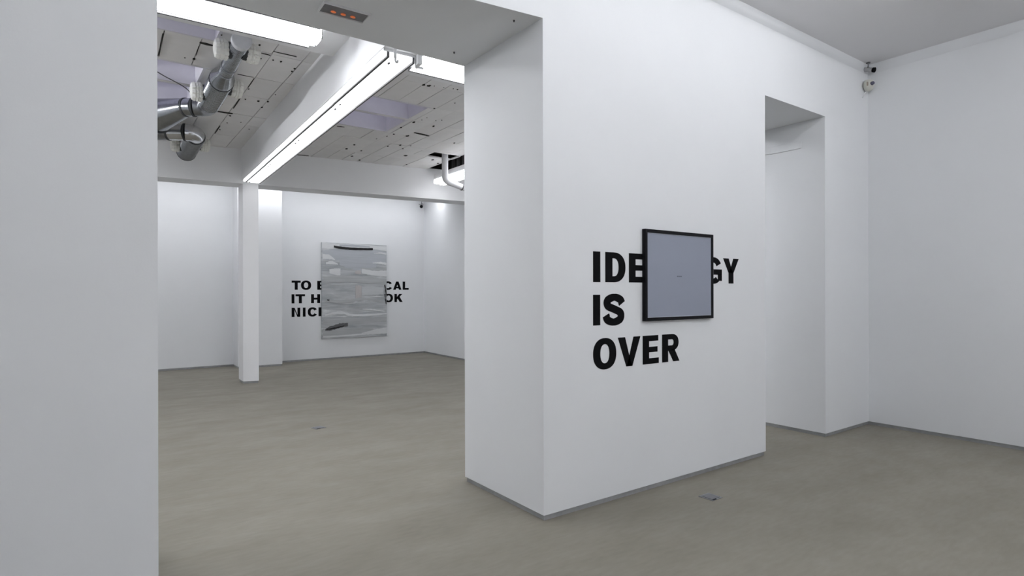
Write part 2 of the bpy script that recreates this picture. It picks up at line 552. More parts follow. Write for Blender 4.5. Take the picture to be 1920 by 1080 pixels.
# row under the long beam: local x across (0..0.262), y along, z down from the beam bottom
def beam_unit(L, label):
    r = empty('fluorescent_fixture')
    obj('housing', bbox(.004, .262, 0, L, -.022, 0), M_WHITE, r)
    obj('side_lens', bevel(bbox(0, .032, .006, L - .006, -.055, -.022), .004), L_BEAM2, r)
    obj('gap_strip', bbox(.032, .052, 0, L, -.066, -.022), M_DGREY, r)
    bm = bmesh.new()
    prof = [(.052, -.022), (.052, -.054), (.062, -.060), (.234, -.060), (.247, -.054), (.247, -.022)]
    e0 = [bm.verts.new((x, .006, z)) for x, z in prof]
    e1 = [bm.verts.new((x, L - .006, z)) for x, z in prof]
    for q in range(len(prof)):
        w = (q + 1) % len(prof)
        bm.faces.new((e0[q], e0[w], e1[w], e1[q]))
    bm.faces.new(e0)
    bm.faces.new(e1[::-1])
    obj('diffuser', bm, L_BEAM, r)
    obj('edge_lip', bbox(.247, .262, 0, L, -.070, -.022), M_DGREY, r)
    for y in (.10, L - .06):
        obj('clip', bevel(bbox(.085, .100, y, y + .03, -.072, -.058), .003), M_DGREY, r)
    tag(r, label, 'ceiling light', 'row of lights under the long beam')
    return r
ys = [4.24, 5.64, 7.24, 8.84, 10.44]
names = ['lit fluorescent trough under the long white beam, nearest the opening',
         'lit fluorescent trough under the long white beam, second from the opening',
         'lit fluorescent trough under the long white beam, third from the opening',
         'lit fluorescent trough under the long white beam, ending at the square column']
for i in range(4):
    u = beam_unit(ys[i + 1] - ys[i] - .004, names[i])
    u.location = (xl_beam(ys[i]), ys[i], 3.455)
    u.rotation_euler = (0, 0, -math.atan(0.026))
# end bracket and hook by the opening
h = empty('fixture_hook', (1.905, 4.22, 3.42))
obj('stem', tube([(0, 0, .035), (0, 0, -.03)], .012, 12), M_WHITE, h)
obj('hook', tube(smooth_path([(0, 0, -.03), (.004, 0, -.06), (.018, 0, -.062), (.022, 0, -.045)], 4), .008, 10), M_WHITE, h)
tag(h, 'small white hook hanging by the near end of the beam light', 'hook')
b = empty('end_bracket', (2.10, 4.20, 3.395))
obj('plate', bbox(-.012, .025, -.01, .05, -.02, .06), M_WHITE, b)
obj('foot', bbox(-.012, .06, .035, .05, -.035, -.02), M_WHITE, b)
tag(b, 'white metal end bracket of the beam light beside the right batten', 'bracket')

# battens: local x along, y across (0..0.36), z relative to slab underside
def batten(L, lm, label, group, ends=True, drop=.045):
    r = empty('batten_light')
    obj('tray', bbox(0, L - .02, .0, .36, -drop - .022, -drop), M_WHITE, r)
    obj('spine', bbox(.02, L - .04, .05, .20, -drop, -.001), M_WHITE, r)
    bm = bmesh.new()
    z0 = -drop - .022
    prof = [(.015, z0), (.020, z0 - .055), (.045, z0 - .078), (.165, z0 - .078), (.190, z0 - .055), (.195, z0)]
    e0 = [bm.verts.new((0.01, y, z)) for y, z in prof]
    e1 = [bm.verts.new((L, y, z)) for y, z in prof]
    for q in range(len(prof)):
        w = (q + 1) % len(prof)
        bm.faces.new((e0[q], e0[w], e1[w], e1[q]))
    bm.faces.new(e0)
    bm.faces.new(e1[::-1])
    obj('diffuser', bm, lm, r)
    obj('glowing_wing', bprism_x(.01, L - .02, [(.205, z0), (.350, z0 - .030), (.350, z0 - .036), (.205, z0 - .006)]), GLOW_WING, r)  # wing emits faintly by itself so that it looks lit
    obj('divider', bbox(.01, L - .01, .196, .206, z0 - .081, z0), M_DIV, r)
    obj('near_lip', bbox(0, L - .02, -.006, .004, z0 - .012, z0 + .02), M_DGREY, r)
    obj('end_cap', bbox(L, L + .008, .02, .19, z0 - .07, z0 + .01), M_DGREY, r)
    obj('edge_lip', bbox(0, L - .02, .350, .360, z0 - .040, z0), M_DGREY, r)
    tag(r, label, 'ceiling light', group)
    return r
GS = 'battens under the low slab'
b1 = batten(1.5, L_STRIP, 'lit white batten light at top left above the metal duct', GS)
b1.location = (0.03, 4.86, ZSLAB - .01); b1.rotation_euler = (0, 0, -.02)
b2 = batten(1.5, L_STRIP, 'lit white batten light cut off by the left wall', GS)
b2.location = (-1.48, 4.89, ZSLAB - .01); b2.rotation_euler = (0, 0, -.02)
b3 = batten(1.5, L_STRIP, 'lit white batten light right of the long beam, touching the pier', GS)
b3.location = (2.47, 4.81, ZSLAB - .01)
b4 = batten(1.5, L_STRIP, 'lit white batten light hidden behind the lettered pier', GS)
b4.location = (3.99, 4.81, ZSLAB - .01)
GR = 'battens behind the cross beam'
for i, (x, lab) in enumerate(((-0.9, 'lit batten light behind the cross beam at the far left'), (0.75, 'lit batten light behind the cross beam left of the column'),
                              (2.4, 'lit batten light behind the cross beam before the pilaster'), (4.05, 'lit batten light behind the cross beam above the silver painting'),
                              (5.15, 'lit batten light behind the cross beam by the right wall'))):
    q = batten(1.55 if x != 4.05 else 1.05, L_REAR, lab, GR)
    q.location = (x + (1.55 if x != 4.05 else 1.05), 12.50, ZT - .005)
    q.rotation_euler = (0, 0, math.pi)
GM = 'bare tubes on the front room ceiling'
def bare_batten(L, label, lm):
    r = empty('tube_light')
    obj('spine', bevel(bbox(0, L, -.03, .03, -.055, 0), .004, 1), M_WHITE, r)
    obj('tube', tube([(.03, 0, -.085), (L - .03, 0, -.085)], .019, 12), lm, r, True)
    for x in (.012, L - .032):
        obj('tube_holder', bbox(x, x + .02, -.022, .022, -.108, -.055), M_WHITE, r)
    tag(r, label, 'ceiling light', GM)
    return r
PLACE = ('left end', 'middle', 'right end')
for y, xs_, lm, row in ((1.82, (1.0, 2.65, 4.25), L_MAIN1, 'row nearest the lettered pier'),
                        (.05, (-1.6, 1.4, 4.5), L_MAIN2, 'second row from the lettered pier'),
                        (-1.8, (-2.6, 1.0, 4.7), L_FILL_REAR, 'added fill row, third from the lettered pier'),  # this row and the next are unseen, added for more even light
                        (-3.6, (-2.6, 1.0, 4.7), L_FILL_REAR, 'added fill row farthest from the lettered pier')):
    for x, pl in zip(xs_, PLACE):
        q = bare_batten(1.5, 'bare ceiling tube at the %s of the %s' % (pl, row), lm)
        q.location = (x, y, ZC)

for y, lab in ((6.3, 'added fill tube in the unseen left bay, nearer'), (8.3, 'added fill tube in the unseen left bay, farther')):  # tubes added out of view to brighten the beams and tiles
    q = bare_batten(1.5, lab, L_FILL_LEFT)
    q['group'] = 'added fill tubes in the left bay'
    q.location = (-1.5, y, ZT - .12)
    q.rotation_euler = (0, 0, math.pi / 2)
    for x in (.2, 1.3):
        obj('hanger', tube([(x, 0, 0), (x, 0, .12)], .005, 8), M_DGREY, q)

# side row in front of the dark slot
def side_unit(y0, y1, label):
    r = empty('trough_light', (5.305, y0, 3.82))
    L = y1 - y0
    obj('housing', bbox(0, .22, 0, L, -.095, 0), M_BEAM, r)
    obj('lens', bevel(bbox(-.012, .10, .01, L - .01, -.175, -.095), .012), L_SIDE, r)
    obj('gap_strip', bbox(.10, .125, 0, L, -.15, -.095), M_DGREY, r)
    obj('second_lens', bbox(.125, .215, .01, L - .01, -.185, -.095), L_SIDE, r)
    for y in (.3, L - .3):
        obj('hanger', tube([(.11, y, 0), (.11, y, .45)], .006, 8), M_DGREY, r)
    tag(r, label, 'ceiling light', 'troughs below the dark ceiling slot')
    return r
side_unit(8.2, 9.98, 'bright trough light below the dark ceiling slot beside the pipe')
side_unit(6.1, 8.18, 'bright trough light below the dark slot, hidden behind the pier')

# emergency light on the underside of the opening
em = empty('emergency_light', (1.33, 3.745, ZS))
bm = bmesh.new()
box(bm, -.155, .155, -.075, -.066, -.012, 0); box(bm, -.155, .155, .066, .075, -.012, 0)
box(bm, -.155, -.146, -.066, .066, -.012, 0); box(bm, .146, .155, -.066, .066, -.012, 0)
obj('rim', bm, M_WHITE, em)
obj('backplate', bbox(-.146, .146, -.066, .066, -.004, -.001), mat('smoked_lens', (0.20, 0.20, 0.215), 0.25, noise=.08, nscale=20), em)
M_GLOW = mat('orange_filament', (0.5, 0.15, 0.06), 0.4, emit=(1.0, 0.22, 0.06), estr=.30, noise=.05, nscale=30)
for q in (-.065, .0, .065):
    bm = bmesh.new()
    bmesh.ops.create_uvsphere(bm, u_segments=12, v_segments=8, radius=.012)
    for v in bm.verts:
        v.co = Vector((v.co.x * 1.5 + q, v.co.y + .022, v.co.z * .5 - .008))
    obj('bulb', bm, M_GLOW, em, True)
em.rotation_euler = (0, 0, -.03)
tag(em, 'rectangular emergency light with orange glow under the opening lintel', 'emergency light')
for (x, y, lab) in ((2.31, 3.19, 'tiny dark screw under the lintel near the pier edge'), (2.24, 3.88, 'tiny dark screw under the lintel near the beam light')):
    s = obj('ceiling_screw', tube([(x, y, ZS + .001), (x, y, ZS - .012)], [.007, .005], 10), M_DGREY)
    tag(s, lab, 'screw')

# ------------------------------------------------------------------ ventilation ducts
def valve(parent, base, d, r, label=None):
    """white ribbed round air valve on the side of a duct, axis along d"""
    base = Vector(base); d = Vector(d).normalized()
    u = d.cross(Vector((0, 0, 1))).normalized(); w = d.cross(u)
    bm = bmesh.new()
    prof = [(0, .60), (.010, .98), (.030, 1.06), (.046, .97), (.056, 1.07), (.074, .97), (.086, 1.05), (.104, .97), (.116, .90), (.126, .62), (.116, .40), (.120, .15)]
    n = 44
    rings = []
    for s, k in prof:
        ring = []
        for q in range(n):
            a = 2 * math.pi * q / n
            f = r * k * (1 + (.10 * math.cos(11 * a + s * 9) + .04 * math.cos(5 * a + 1) if k > .7 else 0))
            ring.append(bm.verts.new(base + d * s + (u * math.cos(a) + w * math.sin(a)) * f))
        rings.append(ring)
    for r0, r1 in zip(rings, rings[1:]):
        for q in range(n):
            j = (q + 1) % n
            bm.faces.new((r0[q], r0[j], r1[j], r1[q]))
    bm.faces.new(rings[0][::-1]); bm.faces.new(rings[-1])
    v = obj('air_valve', bm, M_VALVE, parent, True)
    bm = tube([base - d * .02, base + d * .012], r * .92, 24)
    obj('valve_collar', bm, M_BAND, v, True)
    return v

ZDU = 3.83
dA = empty('ventilation_duct')
obj('end_cap', tube([(1.074, 5.68, ZDU + .012), (1.074, 5.686, ZDU + .012), (1.074, 5.75, ZDU + .012)], [.080, .086, .084], 28), mat('pale_zinc_cap', (0.60, 0.61, 0.64), 0.55, metal=.2, noise=.04, nscale=20), dA, True)
obj('narrow_section', ribbed((1.075, 5.74, ZDU), (1.09, 6.60, ZDU), .068, .070, .026), M_GALV, dA, True)
obj('joint_band', tube([(1.087, 6.38, ZDU), (1.087, 6.41, ZDU)], .076, 24), M_GALVD, dA, True)
obj('reducer', tube([(1.09, 6.56, ZDU), (1.09, 6.61, ZDU), (1.092, 6.78, ZDU), (1.093, 6.88, ZDU)], [.074, .076, .118, .121], 28), M_GALV, dA, True)
obj('joint_band', tube([(1.093, 6.86, ZDU), (1.093, 6.88, ZDU)], .125, 28), M_BAND, dA, True)
obj('wide_section', ribbed((1.093, 6.87, ZDU), (1.10, 7.80, ZDU), .119, .119, .030), M_GALV, dA, True)
el = smooth_path([(1.10, 7.76, ZDU), (1.095, 7.88, ZDU - .005), (1.05, 7.95, ZDU - .01), (.97, 7.985, ZDU - .015)], 4)
obj('elbow', tube(el, [.121 - .012 * i / (len(el) - 1) for i in range(len(el))], 28), M_GALVD, dA, True)
ZC2 = ZDU - .02
obj('joint_band', tube([(.975, 7.985, ZC2), (.955, 7.997, ZC2)], .114, 28), M_BAND, dA, True)
obj('collar', tube([(.96, 7.994, ZC2), (.885, 8.055, ZC2)], .108, 28), M_GALV, dA, True)
obj('joint_band', tube([(.895, 8.045, ZC2), (.88, 8.06, ZC2)], .114, 28), M_BAND, dA, True)
obj('cone', tube([(.885, 8.055, ZC2), (.60, 8.43, ZDU - .08), (.45, 8.62, ZDU - .085), (-.8, 8.85, ZDU - .085)], [.110, .210, .220, .220], 32), M_GALV, dA, True)
obj('joint_band', tube([(.615, 8.41, ZDU - .078), (.60, 8.43, ZDU - .08)], .217, 32), M_BAND, dA, True)
valve(dA, (1.012, 5.97, ZDU), (-1, 0, -.05), .084)
valve(dA, (1.152, 5.93, ZDU), (1, 0, -.05), .084)
valve(dA, (.985, 7.40, ZDU), (-1, 0, -.05), .094)
valve(dA, (1.212, 7.05, ZDU), (1, 0, -.05), .094)
for y in (5.85, 7.1):
    obj('hanger_rod', tube([(1.085, y, ZDU + .06), (1.085, y, ZT)], .006, 8), M_DGREY, dA)
tag(dA, 'long galvanised duct with white air valves and a flaring cone', 'duct')

dB = empty('ventilation_duct')
ZDB = 3.765
obj('feed_pipe', ribbed((-.8, 9.52, ZDB), (.62, 9.28, ZDB), .112, .112, .03), M_GALVD, dB, True)
obj('joint_band', tube([(.62, 9.28, ZDB), (.65, 9.278, ZDB)], .118, 28), M_BAND, dB, True)
e2 = smooth_path([(.65, 9.278, ZDB), (.73, 9.27, ZDB), (.80, 9.235, ZDB)], 4)
obj('gore_elbow', tube(e2, .113, 28), M_GALVD, dB, True)
obj('joint_band', tube([(.80, 9.235, ZDB), (.82, 9.222, ZDB)], .119, 28), M_BAND, dB, True)
obj('bright_section', tube([(.82, 9.222, ZDB), (.985, 9.125, ZDB)], .112, 28), mat('polished_zinc', (.62, .63, .65), .2, metal=1.0, noise=.06, nscale=15), dB, True)
obj('joint_band', tube([(.98, 9.128, ZDB), (1.0, 9.12, ZDB)], .120, 28), M_BAND, dB, True)
e3 = smooth_path([(.995, 9.122, ZDB), (1.065, 9.115, ZDB), (1.12, 9.16, ZDB), (1.14, 9.25, ZDB)], 5)
obj('elbow', tube(e3, .114, 28), MATS['polished_zinc'], dB, True)
obj('joint_band', tube([(1.14, 9.25, ZDB), (1.14, 9.275, ZDB)], .122, 28), M_BAND, dB, True)
obj('stub', ribbed((1.14, 9.27, ZDB), (1.15, 10.38, ZDB), .128, .136, .035), M_GALVD, dB, True)
obj('end_cap', tube([(1.15, 10.38, ZDB), (1.15, 10.40, ZDB)], [.142, .138], 28), M_BAND, dB, True)
valve(dB, (1.02, 9.98, ZDB), (-1, 0, -.05), .088)
valve(dB, (1.262, 9.75, ZDB), (1, 0, -.05), .088)
for y in (9.5, 10.2):
    obj('hanger_rod', tube([(1.145, y, ZDB + .12), (1.145, y, ZT)], .006, 8), M_DGREY, dB)
tag(dB, 'short galvanised duct with bright elbow bending towards the cross beam', 'duct')

# thin cable above the cone
c = obj('cable', tube(smooth_path([(-.3, 8.2, 3.95), (.40, 7.45, 3.965), (.50, 7.42, 3.985), (.62, 7.5, 3.965), (.83, 7.72, 3.955), (.93, 7.80, 3.90)], 6), .006, 8), M_DGREY)
tag(c, 'thin dark cable running above the flaring duct cone', 'cable')

# white drain pipe through the missing tile
pp = empty('drain_pipe')
obj('vertical_run', tube([(5.06, 9.10, 4.20), (5.06, 9.10, 3.64)], .056, 20), M_PVC, pp, True)
obj('elbow', tube(smooth_path([(5.06, 9.10, 3.65), (5.07, 9.10, 3.58), (5.12, 9.10, 3.535), (5.20, 9.10, 3.51)], 5), .060, 20), M_PVC, pp, True)
obj('sloping_run', tube([(5.19, 9.10, 3.513), (6.62, 9.10, 3.17)], .054, 20), M_PVC, pp, True)
obj('bracket', tube([(5.40, 9.10, 3.463), (5.42, 9.10, 3.458)], .060, 20), M_DGREY, pp, True)
tag(pp, 'white plastic pipe dropping from a missing ceiling tile and bending right', 'pipe')

# ------------------------------------------------------------------ wall lettering
def strip(bm, pts, hw, t):
    pts = [Vector((p[0], p[1], 0)) for p in smooth_path([(x, y, 0) for x, y in pts], 6)]
    L, R = [], []
    for i, p in enumerate(pts):
        d = (pts[min(i + 1, len(pts) - 1)] - pts[max(0, i - 1)]).normalized()
        n = Vector((-d.y, d.x, 0))
        h_ = hw(d) if callable(hw) else hw
        L.append(p + n * h_); R.append(p - n * h_)
    for i in range(len(pts) - 1):
        poly(bm, [L[i], L[i + 1], R[i + 1], R[i]], t)

def poly(bm, pts, t):
    lo = [bm.verts.new((p[0], 0.0, p[1])) for p in pts]
    hi = [bm.verts.new((p[0], -t, p[1])) for p in pts]
    bm.faces.new(lo); bm.faces.new(hi[::-1])
    for i in range(len(pts)):
        j = (i + 1) % len(pts)
        bm.faces.new((lo[i], lo[j], hi[j], hi[i]))

def ring(bm, cx, cy, rx, ry, ix, iy, a0, a1, t, n=36):
    def e(a, x, y):
        c, s = math.cos(a), math.sin(a)
        k = 2 / 2.25
        return (cx + x * math.copysign(abs(c) ** k, c), cy + y * math.copysign(abs(s) ** k, s))
    for i in range(n):
        a, b = a0 + (a1 - a0) * i / n, a0 + (a1 - a0) * (i + 1) / n
        poly(bm, [e(a, rx, ry), e(b, rx, ry), e(b, ix, iy), e(a, ix, iy)], t)

def glyph(ch, w, t, V=.315, Hh=.195):
    bm = bmesh.new()
    R = lambda x0, x1, y0, y1: poly(bm, [(x0, y0), (x1, y0), (x1, y1), (x0, y1)], t)
    PI = math.pi
    if ch == 'I':
        R(0, w, 0, 1)
    elif ch == 'T':
        R(0, w, 1 - Hh * 1.1, 1); R(w / 2 - V / 2, w / 2 + V / 2, 0, 1 - Hh * 1.1)
    elif ch == 'L':
        R(0, V, 0, 1); R(V, w, 0, Hh * 1.1)
    elif ch == 'H':
        R(0, V, 0, 1); R(w - V, w, 0, 1); R(V, w - V, .39, .61)
    elif ch == 'E':
        R(0, V, 0, 1); R(V, w, 0, Hh); R(V, w * .97, 1 - Hh, 1); R(V, w * .92, .5 - Hh * .45, .5 + Hh * .5)
    elif ch == 'O':
        ring(bm, w / 2, .5, w / 2, .518, w / 2 - V * .98, .518 - Hh * 1.02, 0, 2 * PI, t, 56)
    elif ch == 'C':
        ring(bm, w / 2, .5, w / 2, .518, w / 2 - V * .98, .518 - Hh * 1.05, .16 * PI, 1.84 * PI, t, 48)
    elif ch == 'G':
        ring(bm, w / 2, .5, w / 2, .518, w / 2 - V * .98, .518 - Hh * 1.05, .17 * PI, 1.72 * PI, t, 48)
        R(w * .52, w, .34, .55); R(w - V * .8, w, .10, .36)
    elif ch == 'D':
        R(0, V, 0, 1)
        bx = w * .42
        R(V, bx, 0, Hh); R(V, bx, 1 - Hh, 1)
        ring(bm, bx, .5, w - bx, .5, w - bx - V, .5 - Hh, -PI / 2, PI / 2, t, 30)
    elif ch in 'BRP':
        R(0, V, 0, 1)
        bx = w * .55
        R(V, bx, 1 - Hh * .95, 1); R(V, bx, .40, .40 + Hh * .95)
        cy = (1 + .40) / 2
        ring(bm, bx, cy, (w * .95) - bx, .30, w * .95 - bx - V * .85, .30 - Hh * .95, -PI / 2, PI / 2, t, 24)
        if ch == 'R':
            poly(bm, [(w * .36, .40), (w * .70, .47), (w * 1.0, 0), (w * .64, 0)], t)
        if ch == 'B':
            R(V, bx, 0, Hh * .95)
            ring(bm, bx, .29, w - bx, .29, w - bx - V * .9, .29 - Hh * .95, -PI / 2, PI / 2, t, 24)
    elif ch == 'V':
        poly(bm, [(0, 1), (V * 1.05, 1), (w / 2 + .02, .30), (w / 2 + .14, 0), (w / 2 - .15, 0)], t)
        poly(bm, [(w, 1), (w - V * 1.05, 1), (w / 2 - .02, .30), (w / 2 - .14, 0), (w / 2 + .15, 0)], t)
    elif ch == 'A':
        poly(bm, [(0, 0), (V * 1.05, 0), (w / 2 + .04, .74), (w / 2 + .15, 1), (w / 2 - .16, 1)], t)
        poly(bm, [(w, 0), (w - V * 1.05, 0), (w / 2 - .04, .74), (w / 2 - .15, 1), (w / 2 + .16, 1)], t)
        R(w * .25, w * .75, .17, .36)
    elif ch == 'Y':
        poly(bm, [(0, 1), (V * 1.12, 1), (w / 2 + .02, .62), (w / 2 + V / 2, .42), (w / 2 - V / 2, .42)], t)
        poly(bm, [(w, 1), (w - V * 1.12, 1), (w / 2 - .02, .62), (w / 2 - V / 2, .42), (w / 2 + V / 2, .42)], t)
        R(w / 2 - V / 2, w / 2 + V / 2, 0, .42)
    elif ch == 'N':
        R(0, V * .92, 0, 1); R(w - V * .92, w, 0, 1)
        poly(bm, [(V * .92 - .3 * V, 1), (V * .95, 1), (w - V * .62, 0), (w - V * .95, 0)], t)
    elif ch == 'K':
        R(0, V, 0, 1)
        poly(bm, [(V, .30), (V, .62), (w * .60, 1), (w * .98, 1)], t)
        poly(bm, [(w * .36, .50), (w * .62, .66), (w * 1.0, 0), (w * .64, 0)], t)
    elif ch == 'S':
        c = [(.90, .70), (.80, .84), (.52, .915), (.24, .84), (.165, .72), (.25, .605), (.52, .515), (.79, .41), (.845, .28), (.76, .155), (.48, .085), (.20, .16), (.11, .32)]
        strip(bm, [(x * w, y) for x, y in c], lambda d: .118 + .045 * abs(d.y), t)
    return bm

def lettering(name, rows, H, y, label, V, Hh):
    root = empty(name, (0, y, 0))
    for z0, items in rows:
        for ch, x0, x1 in items:
            w = (x1 - x0) / H
            bm = glyph(ch, w, .0015 / H, min(V, w) if ch != 'I' else w, Hh)
            for v in bm.verts:
                v.co = Vector((x0 + v.co.x * H, v.co.y * H - .0006, z0 + v.co.z * H))
            obj('letter', bm, M_BLACK, root)
    tag(root, label, 'lettering')
    return root

lettering('wall_lettering', [
    (1.620, [('I', 2.907, 2.979), ('D', 3.030, 3.241), ('E', 3.279, 3.462), ('G', 4.205, 4.451), ('Y', 4.470, 4.703)]),
    (1.306, [('I', 2.906, 2.977), ('S', 3.012, 3.224)]),
    (0.985, [('O', 2.905, 3.141), ('V', 3.158, 3.404), ('E', 3.430, 3.617), ('R', 3.657, 3.871)])],
    .222, YA, 'large black capitals on the pier, partly covered by the grey framed panel', .33, .20)
lettering('wall_lettering', [
    (1.611, [('T', 3.530, 3.726), ('O', 3.732, 3.958), ('B', 4.095, 4.29), ('C', 5.70, 5.935), ('A', 5.955, 6.180), ('L', 6.212, 6.375)]),
    (1.306, [('I', 3.527, 3.589), ('T', 3.612, 3.822), ('H', 3.955, 4.16), ('O', 5.720, 5.950), ('K', 5.990, 6.210)]),
    (1.004, [('N', 3.528, 3.715), ('I', 3.772, 3.832), ('C', 3.880, 4.095), ('E', 4.122, 4.29)])],
    .2045, YW, 'smaller black capitals on the far wall behind the silver painting', .325, .205)

# ------------------------------------------------------------------ framed grey panel on the pier
fr = empty('framed_panel', (0, YA, 0))
fx0, fx1, fz0, fz1, fd, fb = 3.425, 4.283, 1.322, 2.034, .036, .026
def framebar(x0, x1, z0, z1):
    obj('frame_bar', bevel(bbox(x0, x1, -fd, -.002, z0, z1), .0015, 1), M_FRAME, fr)
framebar(fx0, fx0 + fb, fz0, fz1); framebar(fx1 - fb, fx1, fz0, fz1)
framebar(fx0 + fb, fx1 - fb, fz0, fz0 + fb); framebar(fx0 + fb, fx1 - fb, fz1 - fb, fz1)
ix0, ix1, iz0, iz1 = fx0 + fb, fx1 - fb, fz0 + fb, fz1 - fb
M_GREYP = mat('blue_grey_panel', (0.285, 0.308, 0.375), 0.6, spec=.2, noise=.015, nscale=3)
obj('panel', bbox(ix0, ix1, -.027, -.010, iz0, iz1), M_GREYP, fr)
M_FIL = mat('pale_fillet', (0.42, 0.44, 0.50), .5, noise=.02, nscale=10)
w = .005
for a in ((ix0, ix0 + w, iz0, iz1), (ix1 - w, ix1, iz0, iz1), (ix0 + w, ix1 - w, iz0, iz0 + w), (ix0 + w, ix1 - w, iz1 - w, iz1)):
    obj('fillet', bbox(a[0], a[1], -.0285, -.0265, a[2], a[3]), M_FIL, fr)
M_CAP = mat('faint_caption_ink', (0.11, 0.12, 0.145), .6, noise=.05, nscale=40)
cap = bmesh.new()
xx = 3.812
for wd in (.012, .007, .010, .006, .009, .011):
    box(cap, xx, xx + wd - .002, -.0275, -.0268, 1.668, 1.677)
    xx += wd + .001
obj('caption', cap, M_CAP, fr)
tag(fr, 'square blue-grey panel in a black frame hung over the large lettering', 'picture')

# ------------------------------------------------------------------ silver painting on the far wall
def silver_material():
    m = bpy.data.materials.new('silver_brushed_paint')
    m.use_nodes = True
    nt = m.node_tree
    b = nt.nodes['Principled BSDF']
    tc = nt.nodes.new('ShaderNodeTexCoord')
    def n(scale, st, detail=6, dist=0.0):
        mp = nt.nodes.new('ShaderNodeMapping')
        mp.inputs['Scale'].default_value = st
        nt.links.new(tc.outputs['Object'], mp.inputs['Vector'])
        x = nt.nodes.new('ShaderNodeTexNoise')
        x.inputs['Scale'].default_value = scale
        x.inputs['Detail'].default_value = detail
        x.inputs['Distortion'].default_value = dist
        nt.links.new(mp.outputs['Vector'], x.inputs['Vector'])
        return x
    r = nt.nodes.new('ShaderNodeValToRGB')
    cr = r.color_ramp
    cr.elements[0].position = .30; cr.elements[0].color = (.33, .35, .37, 1)
    cr.elements[1].position = .74; cr.elements[1].color = (.72, .74, .75, 1)
    e = cr.elements.new(.46); e.color = (.43, .45, .465, 1)
    e = cr.elements.new(.60); e.color = (.50, .52, .53, 1)
    nt.links.new(n(2.4, (.55, 1, 3.2), 6, .6).outputs['Fac'], r.inputs['Fac'])
    r2 = nt.nodes.new('ShaderNodeValToRGB')
    r2.color_ramp.elements[0].position = .35; r2.color_ramp.elements[0].color = (.86, .86, .87, 1)
    r2.color_ramp.elements[1].position = .65; r2.color_ramp.elements[1].color = (1.1, 1.1, 1.1, 1)
    nt.links.new(n(7, (.4, 1, 6), 5, .3).outputs['Fac'], r2.inputs['Fac'])
    mx = nt.nodes.new('ShaderNodeMix')
    mx.data_type = 'RGBA'; mx.blend_type = 'MULTIPLY'; mx.inputs['Factor'].default_value = 1
    nt.links.new(r.outputs['Color'], mx.inputs['A']); nt.links.new(r2.outputs['Color'], mx.inputs['B'])
    nt.links.new(mx.outputs['Result'], b.inputs['Base Color'])
    b.inputs['Roughness'].default_value = .45
    b.inputs['Metallic'].default_value = .15
    return m
M_SILVER = silver_material()
pa = empty('painting', (0, YW, 0))
px0, px1, pz0, pz1, pd = 4.186, 5.764, .486, 2.700, .05
obj('canvas', bevel(bbox(px0, px1, -pd, -.003, pz0, pz1), .004, 2), M_SILVER, pa)
M_PW = mat('white_paint_patch', (.66, .675, .685), .5, noise=.05, nscale=5, stretch=(.5, 1, 4))
M_PB = mat('blue_grey_paint', (.44, .465, .50), .45, noise=.07, nscale=4, stretch=(.4, 1, 5))
M_PG = mat('mid_grey_paint', (.43, .445, .455), .45, noise=.10, nscale=5, stretch=(.4, 1, 5))
M_PP = mat('faint_pink_paint', (.485, .465, .462), .5, noise=.05, nscale=6)
M_PK = mat('black_paint_stroke', (.012, .012, .013), .4, noise=.2, nscale=12)
M_PS = mat('charcoal_smear', (.13, .13, .135), .5, noise=.45, nscale=9, stretch=(.5, 1, 3))
SC = lambda zx, zy: (px0 + (zx - 405) * .002645, pz1 - (zy - 130) * .002535)
lay = [0]
def stroke(pts, hws, m, jag=.0):
    """raised brush stroke; points in painting plane, half width per point"""
    P_ = [Vector((*SC(*p), 0)) for p in pts]
    n = 8
    S = smooth_path(P_, n)
    lay[0] += 1
    off = -pd - .0006 - .00012 * lay[0]
    bm = bmesh.new()
    top, bot = [], []
    for i, p in enumerate(S):
        t_ = i / (len(S) - 1) * (len(hws) - 1)
        a = int(min(t_, len(hws) - 2)); f = t_ - a
        h_ = (hws[a] * (1 - f) + hws[a + 1] * f) * .002535
        top.append((min(max(p.x, px0), px1), min(p.y + h_ * (1 + random.uniform(-jag, jag)), pz1)))
        bot.append((min(max(p.x, px0), px1), max(p.y - h_ * (1 + random.uniform(-jag, jag)), pz0)))
    for i in range(len(S) - 1):
        q = [(top[i]), (top[i + 1]), (bot[i + 1]), (bot[i])]
        lo = [bm.verts.new((x, -pd + .0002, z)) for x, z in q]
        hi = [bm.verts.new((x, off, z)) for x, z in q]
        bm.faces.new(hi)
        for s_ in range(4):
            d_ = (s_ + 1) % 4
            bm.faces.new((lo[s_], lo[d_], hi[d_], hi[s_]))
    obj('paint_stroke', bm, m, pa)
stroke([(405, 158), (520, 160), (760, 150), (1003, 165)], [28, 24, 16, 20], M_PW, .1)
stroke([(560, 152), (700, 148), (840, 153)], [9, 10, 6], M_PB, .1)
stroke([(410, 245), (560, 235), (800, 240), (1000, 255)], [40, 55, 70, 60], M_PB, .06)
stroke([(560, 300), (700, 320), (900, 325)], [30, 55, 20], M_PB, .12)
for _q in range(34):      # fine overlapping brush streaks
    zx, zy, ln = random.uniform(415, 860), random.uniform(350, 960), random.uniform(70, 260)
    sl = random.uniform(-12, 16)
    stroke([(zx, zy), (zx + ln / 2, zy + sl / 2 + random.uniform(-5, 5)), (min(zx + ln, 1000), zy + sl)], [1, random.uniform(2.5, 7), 1.5],
           random.choice((M_PG, M_PG, M_PB, M_PW)), .35)
stroke([(412, 258), (470, 262), (520, 285)], [24, 20, 3], M_PW, .15)
stroke([(440, 320), (490, 312), (545, 325)], [8, 16, 4], M_PW, .2)
stroke([(865, 305), (940, 302), (1000, 312)], [4, 10, 12], M_PW, .2)
stroke([(880, 215), (940, 208), (998, 215)], [2, 7, 8], M_PW, .2)
